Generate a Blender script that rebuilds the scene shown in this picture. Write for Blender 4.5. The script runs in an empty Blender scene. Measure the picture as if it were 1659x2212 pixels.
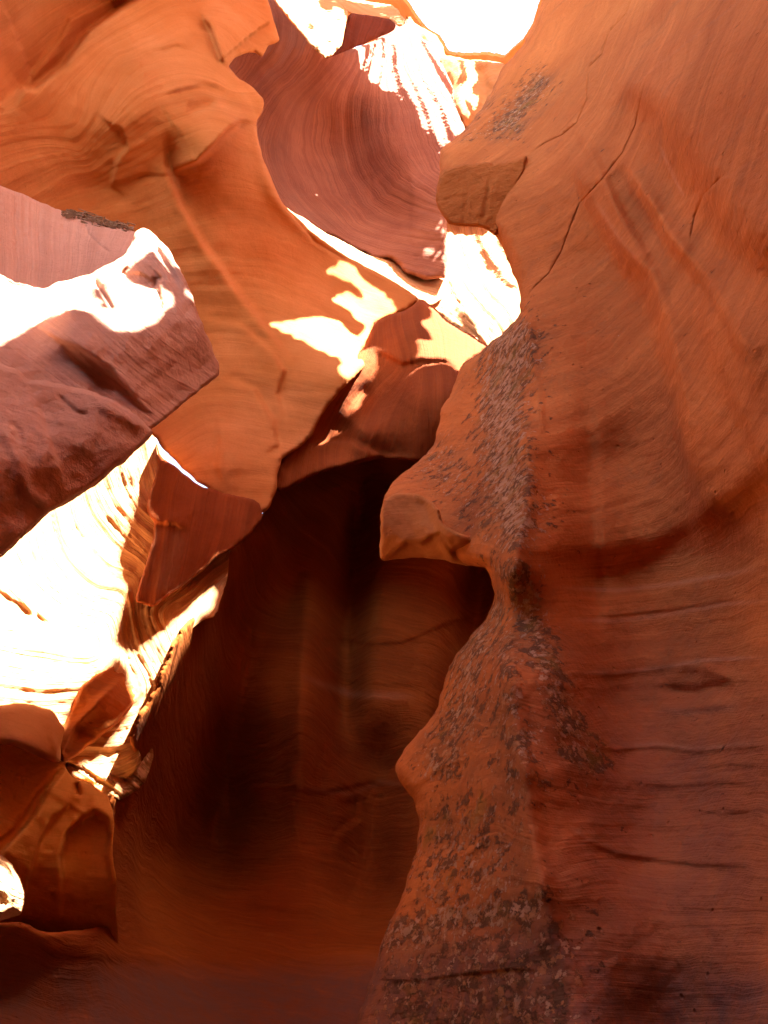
import bpy, bmesh, math, random
import numpy as np
from mathutils import Vector
from mathutils.geometry import delaunay_2d_cdt
random.seed(7)
SC = bpy.context.scene
COL = SC.collection
# ------------------------------------------------------------------ camera, sky, sun, exposure
PITCH = math.radians(35.0)
CAM = np.array([0.0, 0.0, 1.6])
FOC = 1805.0                       # focal length measured on a 1659 x 2212 grid laid over the photograph
cam = bpy.data.cameras.new('camera'); co = bpy.data.objects.new('camera', cam); COL.objects.link(co)
co.location = CAM; co.rotation_euler = (math.pi/2 + PITCH, 0, 0)
cam.sensor_fit = 'VERTICAL'; cam.sensor_height = 24.0; cam.lens = 24.0*FOC/2212.0
cam.clip_start = 0.05; cam.clip_end = 500
SC.camera = co
SUN = np.array([0.40, -0.38, 0.83]); SUN /= np.linalg.norm(SUN)
SUN_EL = math.asin(SUN[2]); SUN_AZ = math.atan2(SUN[0], SUN[1])
w = bpy.data.worlds.new('World'); SC.world = w; w.use_nodes = True
nt = w.node_tree; nt.nodes.clear()
sky = nt.nodes.new('ShaderNodeTexSky'); sky.sky_type = 'NISHITA'; sky.sun_disc = False
sky.sun_elevation = SUN_EL; sky.sun_rotation = SUN_AZ; sky.altitude = 1300; sky.dust_density = 5.0
bg = nt.nodes.new('ShaderNodeBackground'); bg.inputs[1].default_value = 0.12
ow = nt.nodes.new('ShaderNodeOutputWorld')
wb = nt.nodes.new('ShaderNodeMix'); wb.data_type = 'RGBA'; wb.blend_type = 'MULTIPLY'; wb.inputs[0].default_value = 1.0; wb.inputs[7].default_value = (1.0, .84, .70, 1)   # the photograph's warm white balance
nt.links.new(sky.outputs[0], wb.inputs[6]); nt.links.new(wb.outputs[2], bg.inputs[0]); nt.links.new(bg.outputs[0], ow.inputs[0])
sl = bpy.data.lights.new('sun', 'SUN'); sl.energy = 5.0; sl.angle = math.radians(0.25); sl.color = (1, .95, .89)
so = bpy.data.objects.new('sun', sl); COL.objects.link(so)
so.rotation_euler = Vector(SUN).to_track_quat('Z', 'Y').to_euler()
SC.view_settings.view_transform = 'Standard'; SC.view_settings.look = 'None'
SC.view_settings.exposure = 3.85; SC.view_settings.gamma = 1; SC.view_settings.use_curve_mapping = False
cy = SC.cycles
cy.max_bounces = 10; cy.diffuse_bounces = 9; cy.glossy_bounces = 2; cy.use_denoising = True
cy.caustics_reflective = False; cy.caustics_refractive = False
try: cy.denoiser = 'OPENIMAGEDENOISE'
except Exception: pass

# ------------------------------------------------------------------ maths helpers
def rays(u, v):
    x = (u-829.5)/FOC; y = (1106-v)/FOC
    cp, sp = math.cos(PITCH), math.sin(PITCH)
    d = np.stack([x, cp - y*sp, sp + y*cp], -1)
    return d/np.linalg.norm(d, axis=-1, keepdims=True)
def to_world(u, v, h):
    d = rays(u, v)
    hor = np.maximum(np.hypot(d[..., 0], d[..., 1]), .12)
    return CAM + d*(h/hor)[..., None]
_rs = np.random.RandomState(11); _T = _rs.rand(256, 256)
def vn(x, y, seed=0):
    x = np.asarray(x, float)+seed*17.3; y = np.asarray(y, float)+seed*31.7
    xi = np.floor(x).astype(int); yi = np.floor(y).astype(int); fx = x-xi; fy = y-yi
    fx = fx*fx*(3-2*fx); fy = fy*fy*(3-2*fy)
    a = _T[xi % 256, yi % 256]; b = _T[(xi+1) % 256, yi % 256]; c = _T[xi % 256, (yi+1) % 256]; d = _T[(xi+1) % 256, (yi+1) % 256]
    return (a*(1-fx)+b*fx)*(1-fy)+(c*(1-fx)+d*fx)*fy*1.0 - .5
def fbm(x, y, seed=0, o=4):
    s = 0; a = 1
    for i in range(o): s = s+a*vn(np.asarray(x)*2**i, np.asarray(y)*2**i, seed+i); a *= .5
    return s
class TPS:
    def __init__(s, pts, lam=1e-3):
        P = np.array(pts, float); s.c = P[:, :2]/1000; z = P[:, 2]; n = len(P)
        K = s.k(s.c, s.c)+lam*np.eye(n); Q = np.hstack([np.ones((n, 1)), s.c])
        A = np.block([[K, Q], [Q.T, np.zeros((3, 3))]])
        s.w = np.linalg.lstsq(A, np.concatenate([z, np.zeros(3)]), rcond=None)[0]
    def k(s, a, b):
        r2 = ((a[:, None]-b[None])**2).sum(-1); return .5*r2*np.log(r2+1e-12)
    def __call__(s, u, v):
        sh = np.shape(u); p = np.stack([np.ravel(u), np.ravel(v)], -1)/1000
        out = np.empty(len(p))
        for i in range(0, len(p), 20000):
            q = p[i:i+20000]; out[i:i+20000] = s.k(q, s.c)@s.w[:-3]+s.w[-3]+q@s.w[-2:]
        return out.reshape(sh)
def pl_dist(u, v, pts, closed=False):
    """distance to polyline, side (+1 = left-hand side seen on the photo when walking along it), parameter 0..1"""
    P = np.array(pts, float)
    if closed: P = np.vstack([P, P[:1]])
    best = np.full(np.shape(u), 1e9); side = np.zeros(np.shape(u)); par = np.zeros(np.shape(u))
    L = np.concatenate([[0], np.cumsum(np.hypot(*np.diff(P, axis=0).T))])
    for i in range(len(P)-1):
        a, b = P[i], P[i+1]; ab = b-a; l2 = (ab**2).sum()+1e-9
        t = np.clip(((u-a[0])*ab[0]+(v-a[1])*ab[1])/l2, 0, 1)
        dx = u-a[0]-t*ab[0]; dy = v-a[1]-t*ab[1]; d = np.hypot(dx, dy)
        cr = ab[0]*(v-a[1])-ab[1]*(u-a[0])
        m = d < best
        best = np.where(m, d, best); side = np.where(m, -np.sign(cr), side); par = np.where(m, (L[i]+t*(L[i+1]-L[i]))/L[-1], par)
    return best, side, par
def inside(u, v, poly):
    P = np.array(poly, float); r = np.zeros(np.shape(u), bool); j = len(P)-1
    for i in range(len(P)):
        xi, yi = P[i]; xj, yj = P[j]
        c = ((yi > v) != (yj > v)) & (u < (xj-xi)*(v-yi)/(yj-yi+1e-12)+xi)
        r ^= c; j = i
    return r
def sdist(u, v, poly):
    d, _, _ = pl_dist(u, v, poly, True); return np.where(inside(u, v, poly), d, -d)
def resample(pts, s, closed=True, jit=0.0, seed=0, smooth=True):
    P = np.array(pts, float)
    if smooth:                                   # one Chaikin pass keeps traced corners but takes off the polygon look
        Q = []; n = len(P)
        for i in range(n if closed else n-1):
            a, b = P[i], P[(i+1) % n]; Q += [a*.82+b*.18, a*.18+b*.82]
        if not closed: Q = [P[0]]+Q+[P[-1]]
        P = np.array(Q)
    if closed: P = np.vstack([P, P[:1]])
    seg = np.hypot(*np.diff(P, axis=0).T); L = np.concatenate([[0], np.cumsum(seg)])
    n = max(4, int(L[-1]/s)); t = np.linspace(0, L[-1], n, endpoint=not closed)
    x = np.interp(t, L, P[:, 0]); y = np.interp(t, L, P[:, 1])
    if jit:
        x = x+jit*fbm(t/22, t*0+seed, seed); y = y+jit*fbm(t/22, t*0+seed+50, seed+9)
    return np.stack([x, y], -1)

# ------------------------------------------------------------------ materials (all procedural)
def nd(nt, t, **k):
    n = nt.nodes.new(t)
    for a, b in k.items():
        if a in n.inputs: n.inputs[a].default_value = b
        else: setattr(n, a, b)
    return n
def rock_mat(name, c0=(.46, .15, .05), c1=(.66, .27, .10), sf=1.0, line=.35, grain=.5, lich=False, bands=1.0, rough=.9, dust=0.0, pit=0.3, ripple=1.0, fine=.3):
    m = bpy.data.materials.new(name); m.use_nodes = True; nt = m.node_tree; L = nt.links.new
    nt.nodes.clear(); out = nd(nt, 'ShaderNodeOutputMaterial'); bs = nd(nt, 'ShaderNodeBsdfPrincipled', Roughness=rough)
    bs.inputs['Specular IOR Level'].default_value = .12
    L(bs.outputs[0], out.inputs[0])
    geo = nd(nt, 'ShaderNodeNewGeometry')
    st = nd(nt, 'ShaderNodeAttribute', attribute_name='st')
    # bedding coordinate, warped slightly by 3-D noise
    wn = nd(nt, 'ShaderNodeTexNoise', Scale=1.3, Detail=3.0); L(geo.outputs['Position'], wn.inputs['Vector'])
    wm = nd(nt, 'ShaderNodeMath', operation='MULTIPLY_ADD'); L(wn.outputs[0], wm.inputs[0]); wm.inputs[1].default_value = .22; L(st.outputs['Fac'], wm.inputs[2])
    def band(scale, det, rough_=.6):
        a = nd(nt, 'ShaderNodeMath', operation='MULTIPLY'); L(wm.outputs[0], a.inputs[0]); a.inputs[1].default_value = 1.0
        cv = nd(nt, 'ShaderNodeCombineXYZ'); L(a.outputs[0], cv.inputs[2])
        mp = nd(nt, 'ShaderNodeVectorMath', operation='MULTIPLY_ADD'); L(geo.outputs['Position'], mp.inputs[0]); mp.inputs[1].default_value = (.045/sf, .045/sf, .045/sf); L(cv.outputs[0], mp.inputs[2])
        n = nd(nt, 'ShaderNodeTexNoise', Scale=scale, Detail=det, Roughness=rough_); L(mp.outputs[0], n.inputs['Vector']); return n.outputs[0]
    b1 = band(2.2*sf, 3.0); b2 = band(9*sf, 6.0, .65); b3 = band(42*sf, 4.0, .7)
    def mr(x, a, b, c=0., d=1.):
        r = nd(nt, 'ShaderNodeMapRange'); r.clamp = True; L(x, r.inputs[0]); r.inputs[1].default_value = a; r.inputs[2].default_value = b; r.inputs[3].default_value = c; r.inputs[4].default_value = d; return r.outputs[0]
    def mix(f, a, b, mode='MIX'):
        r = nd(nt, 'ShaderNodeMix', data_type='RGBA', blend_type=mode)
        for i, x in ((0, f), (6, a), (7, b)):
            if isinstance(x, (int, float)): r.inputs[i].default_value = x
            elif isinstance(x, tuple): r.inputs[i].default_value = (*x, 1)
            else: L(x, r.inputs[i])
        return r.outputs[2]
    def mul(a, b):
        r = nd(nt, 'ShaderNodeMath', operation='MULTIPLY'); r.use_clamp = False
        for i, x in ((0, a), (1, b)):
            if isinstance(x, (int, float)): r.inputs[i].default_value = x
            else: L(x, r.inputs[i])
        return r.outputs[0]
    def add(a, b):
        r = nd(nt, 'ShaderNodeMath', operation='ADD')
        for i, x in ((0, a), (1, b)):
            if isinstance(x, (int, float)): r.inputs[i].default_value = x
            else: L(x, r.inputs[i])
        return r.outputs[0]
    mot = nd(nt, 'ShaderNodeTexNoise', Scale=1.1, Detail=6.0, Roughness=.6); L(geo.outputs['Position'], mot.inputs['Vector'])
    col = mix(mr(mot.outputs[0], .3, .7), c0, c1)
    darkc = tuple(x*.62 for x in c0); lightc = tuple(min(1, x*1.25) for x in c1)
    col = mix(mul(mr(b1, .40, .66), .55*bands), col, tuple(x*.78 for x in c0))
    col = mix(mul(mr(b2, .56, .70), line), col, lightc)
    col = mix(mul(mr(b2, .44, .34), line), col, darkc)
    col = mix(mul(mr(b3, .54, .68), fine*.55), col, lightc)
    col = mix(mul(mr(b3, .46, .34), fine*.55), col, darkc)
    gr = nd(nt, 'ShaderNodeTexNoise', Scale=55.0, Detail=5.0, Roughness=.7); L(geo.outputs['Position'], gr.inputs['Vector'])
    col = mix(mul(mr(gr.outputs[0], .35, .7), .22), col, darkc)
    # thin traced light or grey beds and stains (attribute 'stain': R pale bed and painted light streak, G purple-brown tone, B dark varnish)
    sa = nd(nt, 'ShaderNodeAttribute', attribute_name='stain'); sx = nd(nt, 'ShaderNodeSeparateColor'); L(sa.outputs['Color'], sx.inputs[0])
    col = mix(mul(sx.outputs[0], .55), col, (.66, .36, .2))
    dn = nd(nt, 'ShaderNodeTexNoise', Scale=7.0, Detail=8.0, Roughness=.7); L(geo.outputs['Position'], dn.inputs['Vector'])
    col = mix(mul(sx.outputs[1], mr(dn.outputs[0], .25, .6, .35, 1)), col, (.16, .088, .075))
    col = mix(mul(sx.outputs[2], mr(b2, .3, .6, .5, 1)), col, (.24, .09, .045))
    hsum = add(mul(b2, .05*ripple), mul(b1, .06*ripple)); hsum = add(hsum, mul(b3, .010*fine))
    if lich:
        la = nd(nt, 'ShaderNodeAttribute', attribute_name='lich')
        def sp(scale, lo, hi, seed, stretch=1.0, rgh=.75):
            mp = nd(nt, 'ShaderNodeMapping'); mp.inputs['Scale'].default_value = (1, .45, stretch); mp.inputs['Location'].default_value = (seed, seed*2, seed*3)
            mp.inputs['Rotation'].default_value = (0, .5, 0)
            L(geo.outputs['Position'], mp.inputs[0])
            n = nd(nt, 'ShaderNodeTexNoise', Scale=scale, Detail=9.0, Roughness=rgh, Distortion=.15); L(mp.outputs[0], n.inputs['Vector'])
            f = nd(nt, 'ShaderNodeMath', operation='MULTIPLY_ADD'); L(la.outputs['Fac'], f.inputs[0]); f.inputs[1].default_value = .21; L(n.outputs[0], f.inputs[2])
            return mr(f.outputs[0], lo, hi)
        l0 = sp(2.4, .56, .76, 1, 1.2)
        col = mix(mul(l0, .7), col, (.22, .095, .042))          # brown crust the lichens sit on
        l1 = sp(15.0, .65, .69, 5, 1.2, .7)
        col = mix(mul(l1, .8), col, (.12, .06, .032))          # dark brown lichen
        l2 = sp(25.0, .68, .71, 9, 1.1, .7)
        col = mix(mul(l2, .75), col, (.50, .235, .10))             # tan patches
        l3 = sp(30., .70, .72, 23, 1.1, .68)
        col = mix(mul(l3, .85), col, (.56, .33, .20))               # pale crusts
        l5 = sp(4.0, .72, .82, 41, 1.2, .6)
        col = mix(mul(l5, .5), col, (.26, .15, .025))             # ochre tint
        hsum = add(hsum, mul(add(l1, add(l2, l3)), .003))
    L(col, bs.inputs['Base Color'])
    vo = nd(nt, 'ShaderNodeTexNoise', Scale=6.0, Detail=2.0); L(geo.outputs['Position'], vo.inputs['Vector'])
    pn = nd(nt, 'ShaderNodeTexVoronoi', Scale=16.0); L(geo.outputs['Position'], pn.inputs['Vector'])
    pits = mul(mr(pn.outputs['Distance'], .16, .05), mr(vo.outputs[0], .56, .66))
    rg = nd(nt, 'ShaderNodeTexNoise', Scale=14.0, Detail=9.0, Roughness=.62); L(geo.outputs['Position'], rg.inputs['Vector'])
    hsum = add(hsum, mul(rg.outputs[0], .022*grain)); hsum = add(hsum, mul(pits, -.012*pit))
    bp = nd(nt, 'ShaderNodeBump', Strength=1.0, Distance=1.0); L(hsum, bp.inputs['Height']); L(bp.outputs[0], bs.inputs['Normal'])
    return m
M = {}
M['wall'] = rock_mat('sandstone_red', (.48, .138, .034), (.64, .22, .06), sf=.9, line=.32, grain=.7, lich=True, ripple=.3, bands=.8, fine=.5, pit=1.)
M['arch'] = rock_mat('sandstone_orange', (.44, .148, .034), (.58, .228, .078), sf=.9, line=.2, grain=.3, ripple=.25, bands=.8, fine=.3)
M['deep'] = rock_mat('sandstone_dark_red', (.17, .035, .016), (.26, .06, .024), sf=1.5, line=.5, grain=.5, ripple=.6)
M['dark'] = rock_mat('sandstone_block_shade', (.10, .020, .010), (.17, .038, .018), sf=1.5, line=.5, grain=.5, ripple=.6)  # darkened copy for the shaded block, its shade put into the colour
M['block'] = rock_mat('sandstone_block', (.44, .125, .026), (.56, .185, .042), sf=1.5, line=.3, grain=1.6, ripple=.5, fine=.3)
M['bounce_glow'] = rock_mat('sandstone_bounce_glow', (.62, .25, .045), (.76, .34, .08), sf=.9, line=.2, grain=.3, ripple=.25, bands=.8, fine=.3)  # brightened copy of the arch sandstone, bounced glow put into its colour
M['tan'] = rock_mat('sandstone_tan', (.40, .18, .06), (.52, .27, .10), sf=1.2, line=.3, grain=.9, ripple=.4)
M['swirl'] = rock_mat('sandstone_swirl', (.26, .092, .06), (.40, .165, .10), sf=2.4, line=.5, grain=.5, ripple=.5, fine=.8)
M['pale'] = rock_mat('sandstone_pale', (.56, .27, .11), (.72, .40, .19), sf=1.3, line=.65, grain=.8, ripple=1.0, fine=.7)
M['pink'] = rock_mat('sandstone_pink', (.62, .33, .22), (.74, .42, .29), sf=.9, line=.22, grain=1.3, ripple=.35, fine=.4)
M['cave'] = rock_mat('sandstone_deep_shade', (.28, .067, .012), (.40, .112, .018), sf=.9, line=.4, grain=.5, ripple=.7, fine=.6)  # darkened sandstone copy, shade of the recesses put into its colour
M['shade'] = rock_mat('sandstone_shaded', (.22, .045, .010), (.32, .075, .016), sf=1.0, line=.3, grain=.5, ripple=.4, fine=.4)  # darkened sandstone copy, carries the shade of lintel and tongue in its colour
M['sand'] = rock_mat('sand', (.24, .11, .055), (.32, .155, .075), line=.1, grain=.8, bands=.2)
def simple_mat(name, c, rough=.8, sc=30.):
    m = bpy.data.materials.new(name); m.use_nodes = True; nt = m.node_tree; b = nt.nodes['Principled BSDF']
    n = nd(nt, 'ShaderNodeTexNoise', Scale=sc, Detail=5.0); r = nd(nt, 'ShaderNodeValToRGB')
    r.color_ramp.elements[0].position = .3; r.color_ramp.elements[1].position = .7
    r.color_ramp.elements[0].color = (*[x*.5 for x in c], 1); r.color_ramp.elements[1].color = (*c, 1)
    nt.links.new(n.outputs[0], r.inputs[0]); nt.links.new(r.outputs[0], b.inputs['Base Color']); b.inputs['Roughness'].default_value = rough
    return m
M['twig'] = simple_mat('dry_twig', (.42, .27, .15), sc=18.)

# ------------------------------------------------------------------ rock bodies traced as solid reliefs
BODIES = []
def tag(o, label=None, cat=None, kind=None, group=None):
    if label: o['label'] = label
    if cat: o['category'] = cat
    if kind: o['kind'] = kind
    if group: o['group'] = group
class Body:
    def __init__(s, name, outline, hc, mat, label, cat='rock', sp=6, feats=(), flow=None, edge=(26, .22), thick=1.0, noise=(.05, 190), stain=(), lich=(), cracks=(), jit=5, parent=None, seed=0, kind='thing', ripple=.0, group=None):
        s.__dict__.update(locals()); s.H = TPS(hc)
        s.flow = TPS([(u, v, val) for val, pts in flow for (u, v) in resample(pts, 45, False, smooth=False)], lam=1e-4) if flow else None
        BODIES.append(s)
    def height(s, u, v, full=True):
        h = s.H(u, v)
        for f in s.feats:
            k, pts, a, wd = f[:4]
            d, sd, par = pl_dist(u, v, pts)
            taper = np.clip(np.minimum(par, 1-par)*4.5, 0, 1)
            if wd > 25: tp = np.clip(np.minimum(par, 1-par)*3.5, 0, 1); taper = tp*tp*(3-2*tp)
            if k == 'ridge': h = h - a*np.exp(-(d/wd)**2)*taper
            elif k == 'lip':              # the left-hand side stands proud by a, fading over f[4]
                ss = 1/(1+np.exp(np.clip(-d*sd/max(wd, .5)*2.2, -40, 40)))
                h = h - a*ss*np.exp(-d/f[4])*taper
        if full:
            n = s.noise; h = h - n[0]*fbm(u/n[1], v/n[1], s.seed) - n[0]*.25*fbm(u/n[1]*4, v/n[1]*4, s.seed+3)
            if s.ripple and s.flow is not None:
                f_ = s.flow(u, v); h = h - s.ripple*(vn(f_*9, f_*0+s.seed)+.6*vn(f_*23, f_*0+5)+.35*vn(f_*55+u*.004, f_*0+v*.004))
            for c in s.cracks:
                d, _, par = pl_dist(u, v, c[0]); h = h + c[1]*np.exp(-(d/c[2])**2)*np.clip(np.minimum(par, 1-par)*12, 0, 1)
            ew, er = s.edge
            if ew:
                d, _, _ = pl_dist(u, v, s.ol, True); x = np.clip(1-d/ew, 0, 1); h = h + er*(1-np.sqrt(np.clip(1-x*x, 0, 1)))
        return h
    def build(s):
        ol = resample(s.outline, s.sp, True, s.jit, s.seed); s.ol = ol[::2]
        xs = [ol]; (u0, v0), (u1, v1) = ol.min(0), ol.max(0)
        gu, gv = np.meshgrid(np.arange(u0, u1, s.sp), np.arange(v0, v1, s.sp*.87))
        gu = gu + (np.arange(gu.shape[0]) % 2)[:, None]*s.sp*.5
        # coarser outside the picture
        keep = ((gu > -30) & (gu < 1690) & (gv > -30) & (gv < 2245)) | (((np.arange(gu.shape[0]) % 5) == 0)[:, None] & ((np.arange(gu.shape[1]) % 5) == 0)[None])
        gu, gv = gu[keep], gv[keep]
        m = inside(gu, gv, ol); gu, gv = gu[m], gv[m]
        ok = np.ones(len(gu), bool)
        dd, _, _ = pl_dist(gu, gv, ol, True); ok &= dd > s.sp*.6
        lines = [(c[0], c[2]*.8) for c in s.cracks]+[(f[1], max(f[3], 1.2)) for f in s.feats if f[0] == 'lip' and f[3] < 6]
        for pts, o_ in lines:
            c = resample(pts, s.sp*.7, False); t = np.gradient(c, axis=0); t /= np.hypot(t[:, 0], t[:, 1])[:, None]+1e-9; nrm = np.stack([-t[:, 1], t[:, 0]], -1)
            rows = np.vstack([c+nrm*k for k in (-1.9*o_, -.8*o_, 0, .8*o_, 1.9*o_)])
            q = inside(rows[:, 0], rows[:, 1], ol); rd, _, _ = pl_dist(rows[:, 0], rows[:, 1], ol, True); rows = rows[q & (rd > 1.2)]
            d2, _, _ = pl_dist(gu, gv, c); ok &= d2 > 1.9*o_+s.sp*.4; xs.append(rows)
        xs.append(np.stack([gu[ok], gv[ok]], -1)); P = np.vstack(xs)
        n = len(ol)
        vs, es, fs, _, _, _ = delaunay_2d_cdt([Vector(p) for p in P], [], [list(range(n))], 1, 1e-4)
        V = np.array([[p.x, p.y] for p in vs]); u, v = V[:, 0], V[:, 1]
        h = s.height(u, v); W = to_world(u, v, h)
        # far side: a rounded solid body of real thickness
        dd, _, _ = pl_dist(u, v, s.ol, True)
        d = rays(u, v); back = W + d*(s.thick*(.35+.65*np.sqrt(np.clip(dd/120., 0, 1))))[:, None]
        N = len(V); cnt = {}
        for f in fs:
            for i in range(3):
                a, b = f[i], f[(i+1) % 3]; cnt[(a, b)] = 1
        side = [(a, b, b+N, a+N) for (a, b) in cnt if (b, a) not in cnt]
        allv = np.vstack([W, back]); c = allv.mean(0); c[2] = allv[:, 2].min(); c = np.round(c, 2)
        F = [tuple(f) for f in fs] + [(f[2]+N, f[1]+N, f[0]+N) for f in fs] + [(q[0], q[3], q[2], q[1]) for q in side]
        me = bpy.data.meshes.new(s.name)
        par = s.parent.obj if s.parent else None
        org = s.parent.org if s.parent else c
        me.from_pydata((allv-org).tolist(), [], F); me.update()
        bm = bmesh.new(); bm.from_mesh(me); bmesh.ops.recalc_face_normals(bm, faces=bm.faces); bm.to_mesh(me); bm.free()
        me.polygons.foreach_set('use_smooth', [True]*len(me.polygons))
        f_ = s.flow(u, v) if s.flow is not None else (W[:, 2]*.8+W[:, 0]*.12)
        a = me.attributes.new('st', 'FLOAT', 'POINT'); a.data.foreach_set('value', np.concatenate([f_, f_]).astype(np.float32))
        cl = np.zeros((N, 4), np.float32); cl[:, 3] = 1
        for ch, pts, wd, amt in s.stain:
            if len(pts) > 2 and pts[0] == pts[-1]: dd_ = sdist(u, v, pts[:-1]); val = np.clip(.5+dd_/wd, 0, 1)
            else: dd_, _, pr = pl_dist(u, v, pts); val = np.exp(-(dd_/wd)**2)*np.clip(np.minimum(pr, 1-pr)*6+.05, 0, 1)
            cl[:, ch] = np.maximum(cl[:, ch], val*amt)
        a = me.attributes.new('stain', 'FLOAT_COLOR', 'POINT'); a.data.foreach_set('color', np.vstack([cl, cl]).ravel())
        if s.lich:
            lv = np.zeros(N)
            for pts, wd, amt in s.lich:
                if len(pts) > 2 and pts[0] == pts[-1]: dd_ = sdist(u, v, pts[:-1]); val = np.clip(.5+dd_/wd, 0, 1)
                else: dd_, _, _ = pl_dist(u, v, pts); val = np.exp(-(dd_/wd)**2)
                lv = np.maximum(lv, val*amt)
            a = me.attributes.new('lich', 'FLOAT', 'POINT'); a.data.foreach_set('value', np.concatenate([lv, lv]).astype(np.float32))
        me.materials.append(M[s.mat])
        o = bpy.data.objects.new(s.name, me); COL.objects.link(o); s.obj = o; s.org = org
        if par: o.parent = par; tag(o, s.label)
        else: o.location = org; tag(o, s.label, s.cat, s.kind, s.group)
        return o
RB = []   # (body, sort by distance not needed: the depth map picks the nearest)
exec_bodies = True
# --- right: fin and wall -------------------------------------------------------
FIN = [(1172,-60),(1170,0),(1162,40),(1132,92),(1102,130),(1086,142),(1066,190),(1030,248),(992,292),(952,322),(946,345),(950,368),(944,400),(940,432),(950,455),(966,482),(985,488),(1012,490),(1045,491),(1060,498),(1074,514),(1088,540),(1100,572),(1112,598),(1122,625),(1126,650),(1120,684),(1098,706),(1058,742),(1004,782),(990,812),(976,850),(952,888),(948,912),(938,955),(915,990),(872,1018),(842,1050),(826,1080),(822,1110),(822,1150),(820,1200),(826,1210),(846,1208),(900,1203),(952,1207),(1000,1220),(1045,1223),(1054,1232),(1062,1262),(1068,1280),(1062,1310),(1042,1346),(1008,1386),(972,1430),(956,1480),(944,1535),(900,1590),(866,1628),(849,1660),(868,1698),(890,1722),(898,1745),(905,1778),(900,1830),(882,1890),(866,1950),(842,1990),(816,2060),(800,2120),(778,2180),(755,2260),(1100,2330),(1700,2330),(2350,2330),(2350,-60),(1700,-100)]
RIDGE = [(1124,700),(1134,800),(1130,880),(1138,980),(1136,1080),(1118,1160),(1104,1240),(1098,1330),(1096,1430),(1102,1510),(1112,1590),(1134,1680),(1142,1760),(1154,1840),(1172,1920),(1190,2010),(1225,2100),(1270,2230)]
wall_hc = [(1125,700,3.70),(1135,950,3.46),(1105,1240,3.28),(1100,1450,3.16),(1130,1660,3.05),(1165,1900,2.98),(1250,2230,2.85),
 (1000,790,4.5),(920,990,4.55),(830,1080,4.1),(1000,1150,3.8),(1060,1300,3.9),(960,1480,4.3),(855,1660,4.5),(905,1800,4.3),(830,2030,4.3),(770,2230,4.2),(1000,2230,3.6),(1010,1900,3.6),(1000,1660,3.7),
 (1300,700,3.60),(1300,1000,3.75),(1290,1250,3.75),(1330,1500,3.60),(1400,1800,3.35),(1450,2230,3.10),
 (1659,700,2.60),(1659,1000,2.72),(1659,1300,2.95),(1659,1600,2.85),(1659,1900,2.7),(1659,2230,2.5),(2200,1100,1.9),(2200,2200,1.8),(2200,300,1.6),
 (1150,60,4.1),(1150,600,3.75),(1180,400,3.6),(1290,250,3.4),(1400,80,3.2),(1550,300,2.75),(1659,80,2.5),(1400,500,3.42),(955,330,4.05),(1060,280,3.95),(1020,470,3.95),(1090,430,3.75),(2200,-60,1.6),(1180,-60,4.3)]
crk1 = [(1372,-20),(1352,30),(1316,70),(1300,118),(1270,148),(1268,215),(1246,265),(1214,292),(1176,310),(1140,336)]
crk2 = [(1408,140),(1390,190),(1372,272),(1345,330),(1300,388),(1252,440),(1236,480),(1212,545),(1186,590),(1150,625),(1124,668)]
wall_flow = [(0.0,[(1100,2212),(1300,2205),(1659,2200)]),(.25,[(900,2110),(1200,2100),(1450,2110),(1659,2105)]),(.8,[(1180,1880),(1330,1850),(1500,1868),(1659,1872)]),(1.35,[(1150,1610),(1330,1622),(1500,1625),(1659,1610)]),
 (1.7,[(1120,1460),(1330,1460),(1430,1446),(1659,1425)]),(2.0,[(1110,1330),(1330,1331),(1450,1318),(1659,1270)]),(2.3,[(1120,1230),(1330,1225),(1480,1190),(1659,1090)]),(2.65,[(1130,1130),(1300,1110),(1450,1040),(1580,900),(1659,740)]),
 (3.1,[(1130,960),(1300,930),(1430,830),(1540,680),(1640,460)]),(3.6,[(1130,760),(1270,720),(1400,610),(1500,430),(1560,200)]),(4.2,[(1120,560),(1230,520),(1350,380),(1440,180),(1480,20)]),(4.8,[(1060,400),(1150,330),(1270,180),(1340,20)]),(5.3,[(960,330),(1060,240),(1150,110),(1190,0)]),
 (2.5,[(830,1150),(950,1100),(1090,1120)]),(1.9,[(1040,1350),(1090,1370)]),(1.2,[(860,1680),(1000,1600),(1100,1610)]),(.7,[(890,1900),(1000,1860),(1150,1900)])]
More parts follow.
